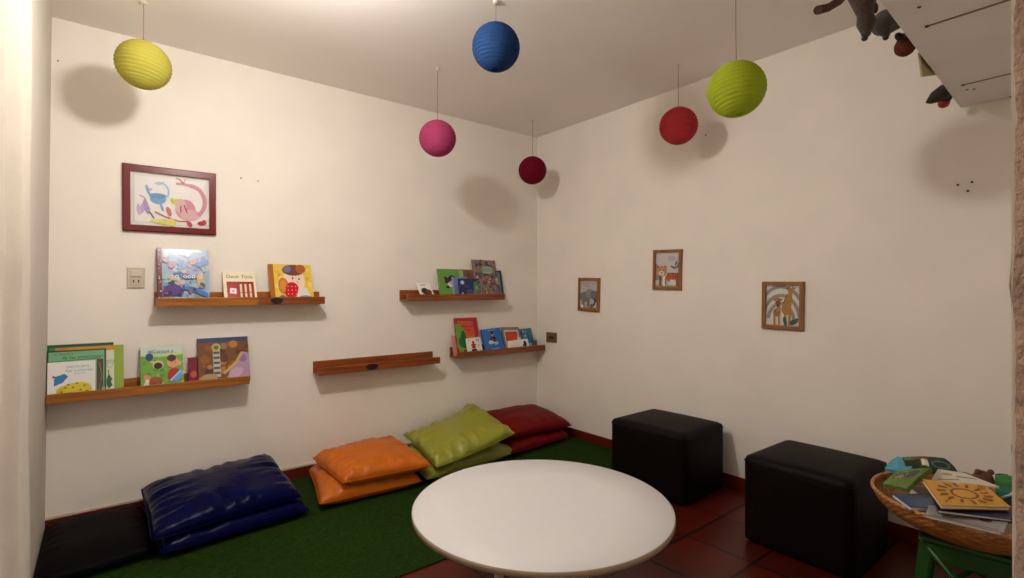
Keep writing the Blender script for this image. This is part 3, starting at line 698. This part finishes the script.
# ------------------------------------------------------------------ poufs
LEA = M((14, 6, 4), .55, spec=.12, bump=.12, bscale=160, var=.15, vscale=10, name='dark_leatherette')
def pouf(label, cx, cy, wx, wy, h, rz, z0):
    t = thing('cube_pouf', label, 'pouf', (cx, cy, z0), (0, 0, rz), 'black cube poufs by the right wall')
    m = MB(); tmp = bmesh.new(); bmesh.ops.create_cube(tmp, size=2)
    bmesh.ops.subdivide_edges(tmp, edges=tmp.edges[:], cuts=14, use_grid_fill=True)
    for v in tmp.verts:
        x, y, zz = v.co; hw, hd, hh = wx / 2, wy / 2, h / 2; r = .028
        X, Y, Z = x * hw, y * hd, zz * hh
        ix, iy, iz = [max(-d + r, min(d - r, q)) for q, d in ((X, hw), (Y, hd), (Z, hh))]
        d = Vector((X - ix, Y - iy, Z - iz))
        if d.length > 1e-6:
            mx = max(abs(d.x), abs(d.y), abs(d.z)); d = d.normalized() * min(r, mx if mx < r else r)
        p = Vector((ix, iy, iz)) + d
        dome = (1 - x * x) * (1 - y * y)
        if zz > 0: p.z += .014 * dome * max(0, zz) ** 3
        if abs(x) > .99: p.x += math.copysign(.006 * (1 - y * y) * (1 - zz * zz), x)
        if abs(y) > .99: p.y += math.copysign(.006 * (1 - x * x) * (1 - zz * zz), y)
        v.co = p + Vector((0, 0, hh))
    m.absorb(tmp, m.mi(LEA), smooth=True); m.build('upholstery', t)
    m = MB(); zz = h - .030; a, b, r = wx / 2 + .0004, wy / 2 + .0004, .028
    pts = []
    for (sx, sy, a0) in ((1, 1, 0), (-1, 1, PI / 2), (-1, -1, PI), (1, -1, 1.5 * PI)):
        for k in range(6):
            q = a0 + PI / 2 * k / 5; pts.append((sx * (a - r) + r * math.cos(q), sy * (b - r) + r * math.sin(q), zz))
    m.tube(pts + pts[:1], .003, LEA, 6, caps=False); m.build('piping', t)
    return t
pouf('black cube pouf beside the white table, nearer the corner', -.345, -1.735, .50, .575, .445, .015, .008)
pouf('black cube pouf between the other pouf and the book basket', -.435, -2.71, .51, .52, .462, -.02, 0)

# ------------------------------------------------------------------ stool, basket, basket contents
BX, BY = -.775, -3.395
GPL = M((18, 72, 12), .4, name='green_plastic')
t = thing('plastic_stool', 'green plastic child stool under the wicker basket', 'stool', (BX + .01, BY, 0), (0, 0, .12))
SH = .410; s = .155
m = MB(); m.box((-s, -s, SH - .028), (s, s, SH), GPL, .012, 3); m.build('seat', t)
for sx in (-1, 1):
    for sy in (-1, 1):
        m = MB(); tmp = bmesh.new(); bmesh.ops.create_cube(tmp, size=1)
        for v in tmp.verts:
            up = v.co.z > 0; w = .046 if up else .034; q = s - .026 if up else s + .012
            v.co = Vector((sx * q + v.co.x * w, sy * q + v.co.y * w, SH - .028 if up else .0))
        bmesh.ops.bevel(tmp, geom=tmp.edges[:], offset=.006, segments=2, affect='EDGES')
        m.absorb(tmp, m.mi(GPL)); m.build('leg', t)
for ax in range(2):
    for sg in (-1, 1):
        m = MB()
        for d in (-1, 1):
            A = (d * (s - .03), sg * (s - .012), SH - .04); B = (-d * (s - .01), sg * (s + .006), .05)
            if ax: A, B = (A[1], A[0], A[2]), (B[1], B[0], B[2])
            m.tube([A, B], .011, GPL, 8)
        lo, hi = [(-s + .03, sg * (s - .012) - .008, SH - .085), (s - .03, sg * (s - .012) + .008, SH - .026)]
        if ax: lo, hi = (lo[1], lo[0], lo[2]), (hi[1], hi[0], hi[2])
        m.box(lo, hi, GPL, .003); m.build('side_lattice', t)

WICR = wood_material('pale_cane', (150, 96, 46), (206, 152, 88), .5, (40, 40, 40))
WIC = wood_material('wicker', (120, 66, 24), (196, 132, 64), .5, (14, 14, 60))
t = thing('wicker_basket', 'round wicker basket full of books on the green stool', 'basket', (BX, BY, SH + .001))
R0, R1, BH = .15, .315, .125
def bowl(f): return R0 + (R1 - R0) * (math.sin(f * PI / 2) ** .85)
m = MB(); prof = [(.001, .006), (R0 * .7, .004)]; n = 60
for i in range(n + 1):
    f = i / n; prof.append((bowl(f), .004 + BH * f ** 1.15))
def weave(r, zz, a, i):
    if i < 2: return r
    return r + .0032 * math.sin(56 * a + (i // 4 % 2) * PI) * math.sin((i % 4 + .5) / 4 * PI)
m.lathe(prof, WIC, 280, mod=weave)
m.lathe([(r - .010, zz + .004) for r, zz in prof[2:]][::-1] + [(R0 * .7, .012), (.001, .014)], WIC, 64)
m.build('woven_bowl', t)
m = MB(); rr = R1 + .001
for ph in (0, PI):
    m.tube([((rr + .002 * math.cos(40 * a + ph)) * math.cos(a), (rr + .002 * math.cos(40 * a + ph)) * math.sin(a), BH + .004 + .003 * math.sin(40 * a + ph)) for a in [2 * PI * k / 400 for k in range(401)]],   .0060, WICR, 8, caps=False)
m.build('rim', t)

def slab_mtx(o, xdir, ydir):
    """matrix for a book lying down: local x along xdir, local z along ydir, its front cover (-y) facing up"""
    o, x, zz = Vector(o), Vector(xdir).normalized(), Vector(ydir)
    zz = (zz - x * zz.dot(x)).normalized(); y = zz.cross(x)
    return Matrix((( x.x, y.x, zz.x, o.x), (x.y, y.y, zz.y, o.y), (x.z, y.z, zz.z, o.z), (0, 0, 0, 1)))
def art_sun(a):
    br = C(120, 60, 16)
    a.rect(.0, 0, 1, 1, C(206, 148, 10)); a.arc(.5, .5, .19, .2, 0, 2 * PI, .04, br, 24)
    for i in range(14):
        q = 2 * PI * i / 14 + .2; u, v = .5 + .34 * math.cos(q), .5 + .36 * math.sin(q)
        a.line([(.5 + .27 * math.cos(q), .5 + .29 * math.sin(q)), (u + .03 * math.sin(q * 3), v), (.5 + .41 * math.cos(q + .06), .5 + .43 * math.sin(q + .06))], .042, br)
    a.ell(.88, .84, .06, .08, C(180, 84, 24)); a.line([(.08, .1), (.16, .2)], .015, br)
GBK = 'books and toys heaped in the basket'
def flatbook(label, q, T, cover, art=None, name='book', cat='book', sag=0.0, pages=True, N=8):
    """a book lying in the heap: q = near left, near right, far right, far left corners of its upper face"""
    q = [Vector(p) for p in q]; ctr = sum(q, Vector()) / 4
    n = (q[2] - q[0]).cross(q[3] - q[1]).normalized()
    q = [p - n * (p - ctr).dot(n) for p in q]
    t = thing(name, label, cat, ctr, group=GBK)
    q = [p - ctr for p in q]
    W = ((q[1] - q[0]).length + (q[2] - q[3]).length) / 2; L = ((q[3] - q[0]).length + (q[2] - q[1]).length) / 2
    def S(u, v, d=0.0):
        p = q[0] * (1 - u) * (1 - v) + q[1] * u * (1 - v) + q[2] * u * v + q[3] * (1 - u) * v
        return p + n * (d + sag * (math.sin(PI * u) * .6 + math.sin(PI * v) * .6 - .6))
    def shell(m, d0, d1, e, mat):
        A = [[S(e + (1 - 2 * e) * j / N, e + (1 - 2 * e) * i / N, d1) for j in range(N + 1)] for i in range(N + 1)]
        B = [[S(e + (1 - 2 * e) * j / N, e + (1 - 2 * e) * i / N, d0) for j in range(N + 1)] for i in range(N + 1)]
        m.grid(A, mat, smooth=bool(sag)); m.grid(B, mat, flip=True, smooth=bool(sag))
        ring = lambda G: [G[0][j] for j in range(N)] + [G[i][N] for i in range(N)] + [G[N][N - j] for j in range(N)] + [G[N - i][0] for i in range(N)]
        m.grid([ring(B), ring(A)], mat, close_u=True, smooth=False)
    m = MB(); c = min(.0022, T * .3)
    if pages:
        shell(m, -c, 0, 0, cover); shell(m, -T, -T + c, 0, cover)
    else: shell(m, -T, 0, 0, cover)
    if art: art(Art(m, W, L, lambda x, z, k: S(x / W + .5, z / L, .0003 + .0002 * k)))
    m.build('cover', t)
    if pages:
        m = MB(); shell(m, -T + c, -c, .015, PAGES); m.build('pages', t)
    return t

def art_cloth(a):
    a.ell(.38, .52, .24, .22, C(70, 76, 50), .3); a.ell(.4, .46, .2, .1, C(150, 130, 90), .3); a.ell(.66, .66, .2, .22, C(60, 66, 50), -.2); a.line([(.5, .3), (.56, .7)], .02, C(210, 200, 180)); a.line([(.34, .26), (.46, .44)], .02, C(200, 190, 160))
def art_arc(a):
    a.poly([(.12, .1), (.9, .08), (.84, .62), (.2, .66)], C(26, 60, 66)); a.ell(.72, .4, .2, .24, C(70, 132, 138)); a.ell(.12, .8, .14, .14, C(70, 120, 40)); a.ell(.4, .84, .2, .1, C(110, 60, 30))
def art_teal(a):
    for i in range(4): a.line([(.3 + i * .15, .1), (.45 + i * .15, .9)], .03, C(40, 90, 120))
def art_greybk(a):
    a.ell(.5, .6, .2, .1, C(150, 110, 80)); a.ell(.75, .5, .08, .1, C(110, 80, 70)); a.line([(.05, .08), (.95, .08)], .01, C(90, 80, 80))
def art_wh(a):
    a.line([(.1, .3), (.5, .35)], .06, C(130, 120, 90)); a.line([(.5, .6), (.9, .5)], .06, C(120, 126, 100)); a.ell(.3, .7, .15, .1, C(170, 150, 110))
flatbook('large dark brown book lying lowest in the basket', [(-.99, -3.37, .530), (-.80, -3.60, .520), (-.57, -3.42, .530), (-.76, -3.19, .530)], .05, M((58, 34, 22), .5))
flatbook('blue book on the left rim of the basket', [(-1.085, -3.272, .560), (-.965, -3.40, .562), (-.86, -3.318, .566), (-1.00, -3.195, .562)], .016, C(32, 76, 128))
flatbook('pale grey picture book jutting over the front rim', [(-1.130, -3.325, .559), (-1.088, -3.518, .559), (-.987, -3.523, .581), (-1.069, -3.323, .581)], .012, C(158, 152, 150), art_greybk)
flatbook('dark navy book right below the yellow sun book', [(-1.131, -3.361, .589), (-1.018, -3.531, .586), (-.850, -3.480, .600), (-.994, -3.310, .603)], .011, C(30, 36, 70))
flatbook('yellow book with a brown sun on its cover, topmost', [(-1.137, -3.372, .612), (-.963, -3.522, .607), (-.853, -3.441, .634), (-.984, -3.285, .639)], .014, C(150, 104, 24), art_sun)
flatbook('thin white book with brown marks behind the sun book', [(-.905, -3.289, .610), (-.848, -3.479, .635), (-.810, -3.377, .652), (-.812, -3.297, .642)], .008, C(206, 200, 184), art_wh)
FEL = M((94, 122, 56), .85, var=.12, vscale=60, bump=.3, bscale=90)
flatbook('green cloth book with a leaf pattern at the basket left', [(-.985, -3.159, .590), (-1.029, -3.246, .605), (-.889, -3.290, .668), (-.897, -3.185, .625)], .016, FEL, art_cloth, pages=False, sag=.006, name='cloth_book')
flatbook('light teal cloth at the back left of the basket', [(-.80, -3.115, .602), (-.836, -3.206, .602), (-.730, -3.208, .640), (-.703, -3.136, .635)], .014, M((84, 158, 176), .85, var=.15, vscale=40, bump=.4, bscale=60), art_teal, pages=False, sag=.012, name='folded_cloth', cat='cloth')
flatbook('dark green and brown cloth book arching at the back', [(-.806, -3.193, .612), (-.679, -3.340, .612), (-.637, -3.285, .652), (-.747, -3.172, .652)], .016, M((44, 54, 28), .8, var=.3, vscale=30, bump=.3, bscale=60), art_arc, pages=False, sag=.014, name='cloth_book')
flatbook('narrow white fabric strap lying over the green cloth book', [(-.905, -3.268, .676), (-.898, -3.288, .674), (-.853, -3.272, .684), (-.862, -3.254, .686)], .004, M((222, 216, 204), .8), pages=False, sag=.004, name='fabric_strap', cat='strap')
t = thing('plush_toy', 'small brown plush toy peeking out behind the sun book', 'toy', (-.70, -3.412, .60), group=GBK)
BR = M((112, 72, 54), .95, var=.25, vscale=60, bump=.8, bscale=160)
m = MB(); m.ball((0, 0, .008), (.034, .034, .036), BR, 20, wob=.08); m.ball((.005, .055, -.006), (.036, .04, .026), BR, 16, wob=.1); m.build('body', t)
for sx in (-1, 1):
    m = MB(); m.ball((sx * .016, -.016 * sx - .004, .040), (.011, .011, .011), BR, 12); m.build('ear', t)
t = thing('rolled_cloth', 'green and teal rolled cloth at the right of the basket', 'cloth', (-.748, -3.487, .585), group=GBK)
m = MB(); tl = M((60, 122, 100), .85, var=.15, vscale=50, bump=.3, bscale=80)
pts = []
for i in range(41):
    a = i * .32; r = .034 - i * .00055
    pts.append((r * math.cos(a), r * math.sin(a)))
rows = [[(x + .010 * f, y + .004 * f, -.03 + .095 * f) for x, y in pts] for f in (0, .25, .5, .75, 1)]
m.grid(rows, tl); m.lathe([(.001, -.03), (.032, -.03), (.033, .02), (.033, .05), (.029, .064), (.001, .064)], tl, 28); m.build('roll', t)
m = MB(); m.lathe([(.001, .068), (.022, .067), (.034, .058), (.0355, .044)], M((48, 116, 34), .8), 28); m.build('end_flap', t)
m = MB(); m.tube([(-.026, -.022, .03), (-.034, -.012, .012), (-.036, .004, .0), (-.030, .018, -.012)], .004, M((200, 206, 196), .7), 8); m.build('cord', t)

# ------------------------------------------------------------------ high shelf and the toys leaning over its edge
SWH = M((234, 226, 222), .6, var=.03, vscale=5, name='white_shelf_paint')
t = thing('high_shelf', 'white painted high shelf at the upper right corner, seen from below', 'shelf', (0, YN, 2.27))
m = MB(); m.box((-2.55, .001, 0), (-.001, .511, .028), SWH, .003)
for v in m.bm.verts:
    if v.co.y > .3: v.co.y += .004 + .04 * v.co.x            # its front edge runs a little out of square
m.build('board', t)
seam = M((138, 100, 84), .8)
for x, y1 in ((-1.141, .404), (-.372, .440), (-1.91, .42)):
    m = MB(); m.box((x - .006, .01, -.0016), (x + .006, y1, .0002), seam); tag(m.build('joint_strip', t), 'brown joint line')
    m = MB(); m.ball((x, y1, -.001), (.008, .008, .004), BLACK, 10); m.build('screw', t)
for x, y in ((-.288, .442), (-.271, .420), (-1.312, .388), (-.012, .33)):
    m = MB(); m.ball((x, y, -.0008), (.006, .006, .003), BLACK, 10); m.build('screw', t)
FG = 'toys lying along the edge of the high shelf'
def plush(name, label, bodyc, bodyr, neck, headr, fur, extra=None):
    b = Vector(bodyc); t = thing(name, label, 'toy', b, group=FG)
    m = MB(); m.ball((0, 0, 0), bodyr, fur, 24, wob=.1)
    P = [Vector(p) - b for p in neck]; m.tube([Vector((0, 0, 0)), P[0] * .5 + Vector((0, 0, .01))] + P, [.04, .042] + headr, fur, 16)
    m.ball(P[-1], headr[-1] * 1.02, fur, 14); m.build('body', t)
    if extra: extra(t, b)
    return t
def eye_nose(nose, r, ears):
    def f(t, b):
        m = MB(); m.ball(Vector(nose) - b, r, BLACK, 12); m.build('nose', t)
        for e in ears:
            m = MB(); m.ball(Vector(e) - b, (.016, .008, .02), M((62, 50, 44), .95, bump=.6, bscale=150), 12); m.build('ear', t)
    return f
GF = M((64, 50, 38), .95, var=.2, vscale=40, bump=.8, bscale=150, sheen=.2)
GF2 = M((50, 41, 34), .95, var=.2, vscale=40, bump=.8, bscale=150, sheen=.2)
def tail(t, b):
    eye_nose((-1.400, -3.226, 2.190), .010, [(-1.47, -3.20, 2.33), (-1.375, -3.235, 2.335)])(t, b)
    m = MB(); m.tube([Vector(p) - b for p in [(-1.46, -3.36, 2.35), (-1.53, -3.30, 2.34), (-1.575, -3.245, 2.29), (-1.605, -3.22, 2.244), (-1.667, -3.21, 2.206), (-1.742, -3.21, 2.173)]], [.014, .014, .012, .012, .012, .013], M((74, 44, 32), .9, bump=.5, bscale=120), 10); m.build('tail', t)
plush('plush_animal', 'brown grey plush animal with a long tail and drooping black nosed snout', (-1.45, -3.375, 2.364), (.10, .075, .060), [(-1.455, -3.262, 2.348), (-1.43, -3.228, 2.312), (-1.405, -3.228, 2.268), (-1.393, -3.230, 2.238), (-1.400, -3.230, 2.206)], [.044, .042, .023, .029, .015], GF, tail)
plush('plush_animal', 'dark grey plush animal with a short snout, second from the left', (-1.10, -3.36, 2.362), (.10, .075, .058), [(-1.11, -3.25, 2.352), (-1.15, -3.216, 2.328), (-1.20, -3.222, 2.295), (-1.197, -3.226, 2.278), (-1.185, -3.228, 2.268)], [.04, .044, .034, .022, .012], GF2, eye_nose((-1.181, -3.226, 2.260), .010, [(-1.20, -3.20, 2.372), (-1.08, -3.21, 2.36)]))
RF = M((88, 28, 10), .9, var=.25, vscale=30, bump=.6, bscale=120)
def redx(t, b):
    m = MB(); m.ball(Vector((-.965, -3.214, 2.333)) - b, (.040, .014, .013), M((44, 26, 22), .9), 14); m.build('cap_brim', t)
plush('plush_toy', 'rust red plush toy head hanging over the shelf edge', (-.86, -3.345, 2.356), (.085, .07, .054), [(-.87, -3.25, 2.348), (-.89, -3.216, 2.335), (-.89, -3.212, 2.318)], [.036, .040, .036], RF, redx)
t = thing('folded_card', 'small cream folded card with dark marks hanging over the shelf edge', 'card', (-.65, -3.225, 2.30), (0, 0, 0), FG)
m = MB(); cb = M((186, 172, 128), .7, var=.08, vscale=20)
sh = [(-.172, .005), (-.134, -.083), (.105, -.012), (.090, .005)]                 # a folded card: one flap lies on the shelf
A = [(x, -.013, zz) for x, zz in sh]; B = [(x, -.019, zz) for x, zz in sh]
m.face(A[::-1], cb); m.face(B, cb)
for i in range(4): m.face([A[i], A[(i + 1) % 4], B[(i + 1) % 4], B[i]], cb)
m.box((-.172, -.11, .001), (.090, -.013, .005), cb)
bmesh.ops.recalc_face_normals(m.bm, faces=m.bm.faces)
m.build('card', t)
dk = M((86, 40, 26), .7)
for (x, zz, q) in ((-.10, -.022, .014), (-.02, -.020, .012), (-.06, -.045, .008)):
    m = MB(); m.ball((x, -.0135, zz), (q * 1.3, .006, q * .7), dk, 12); m.build('printed_mark', t)
def hat(t, b):
    m = MB(); m.ball(Vector((-.158, -3.190, 2.266)) - b, (.028, .024, .021), M((146, 26, 22), .5), 16); tag(m.build('nose', t), 'red round nose')
    m = MB(); m.tube([Vector(p) - b for p in [(-.22, -3.205, 2.305), (-.30, -3.192, 2.268), (-.38, -3.188, 2.232), (-.445, -3.185, 2.207)]], [.036, .030, .017, .004], M((52, 46, 36), .9, bump=.5, bscale=120), 14); m.build('pointed_hat', t)
plush('plush_toy', 'dark pointed hat toy with a red nose, nearest the right wall', (-.20, -3.335, 2.356), (.07, .07, .054), [(-.20, -3.25, 2.335), (-.19, -3.206, 2.312), (-.165, -3.196, 2.292)], [.036, .038, .028], M((50, 44, 36), .9, bump=.5, bscale=120), hat)

# ------------------------------------------------------------------ curtain at the left
t = thing('curtain', 'white cotton curtain gathered along the left wall', 'curtain', (0, 0, 0))
CUR = M((214, 203, 186), .9, var=.04, vscale=9, bump=.25, bscale=260, sheen=.2, name='white_cotton')
ns, nzc = 170, 70
rows = []
for i in range(nzc + 1):
    zz = .03 + (2.62 - .03) * i / nzc; row = []; h = zz / 2.62
    yc = -1.735 + .05 * (h - .45) * 2 + .05 * max(0, .35 - h)
    for j in range(ns + 1):
        s = j / ns; y = -1.20 - 1.55 * s
        if y > yc: x = -3.589 + .016 * math.exp(-((y - yc) / .06) ** 2)
        else: x = -3.613 + .040 * math.exp(-((y - yc) / .06) ** 2) + .012 * (1 - math.cos((yc - y) * 16)) * min(1, (yc - y) * 5)
        x -= .016 * math.exp(-((y + 1.20) / .04) ** 2)
        x += (.0025 + .007 * max(0, h - .5)) * math.sin((y + .02 * noise.noise(Vector((zz, 0, 4)))) * 2 * PI / .16)
        x += .007 * noise.noise(Vector((s * 5, zz * 1.7, 7))) + .004 * noise.noise(Vector((s * 2, zz * 5, 17)))
        y += .03 * noise.noise(Vector((s * 3, zz * 1.1, 11)))
        row.append((max(x, XL + .007), y, zz))
    rows.append(row)
m = MB(); m.grid(rows, CUR); o = m.build('cloth', t)
sm = o.modifiers.new('thickness', 'SOLIDIFY'); sm.thickness = .002
m = MB(); stn = M((150, 116, 70), .9)
t2 = thing('curtain_rod', 'thin white curtain rod above the left curtain', 'rod', (0, 0, 0))
m = MB(); m.tube([(-3.590, -1.15, 2.63), (-3.590, -2.82, 2.63)], .010, M((220, 214, 204), .4), 12); m.build('pole', t2)
for yy in (-1.17, -2.80):
    m = MB(); m.tube([(XL, yy, 2.63), (-3.590, yy, 2.63)], .007, M((220, 214, 204), .4), 10); m.build('bracket', t2)

# ------------------------------------------------------------------ world, camera
w = bpy.data.worlds.new('ambient_fill'); SC.world = w; w.use_nodes = True
w.node_tree.nodes['Background'].inputs[0].default_value = (1.0, .89, .80, 1)
w.node_tree.nodes['Background'].inputs[1].default_value = .75  # even fill light added to soften the bulb's contrast, entering by the doorway

F, YAW, PITCH, ROLL = 509.976, .676644, .0020766, -.000352
fw = Vector((math.cos(PITCH) * math.sin(YAW), math.cos(PITCH) * math.cos(YAW), math.sin(PITCH)))
rt = Vector((math.cos(YAW), -math.sin(YAW), 0)); up = rt.cross(fw)
r2 = rt * math.cos(ROLL) + up * math.sin(ROLL); u2 = up * math.cos(ROLL) - rt * math.sin(ROLL)
cd = bpy.data.cameras.new('camera'); cam = bpy.data.objects.new('camera', cd); COL.objects.link(cam)
cam.matrix_world = Matrix(((r2.x, u2.x, -fw.x, -3.38162), (r2.y, u2.y, -fw.y, -3.81414), (r2.z, u2.z, -fw.z, 1.35), (0, 0, 0, 1)))
cd.sensor_width = 36; cd.lens = F * 36 / 1024; cd.clip_start = .02; cd.clip_end = 50
SC.camera = cam
SC.view_settings.view_transform = 'Standard'; SC.view_settings.look = 'None'
SC.view_settings.exposure = 0.32; SC.view_settings.gamma = 1.0; SC.view_settings.use_curve_mapping = False
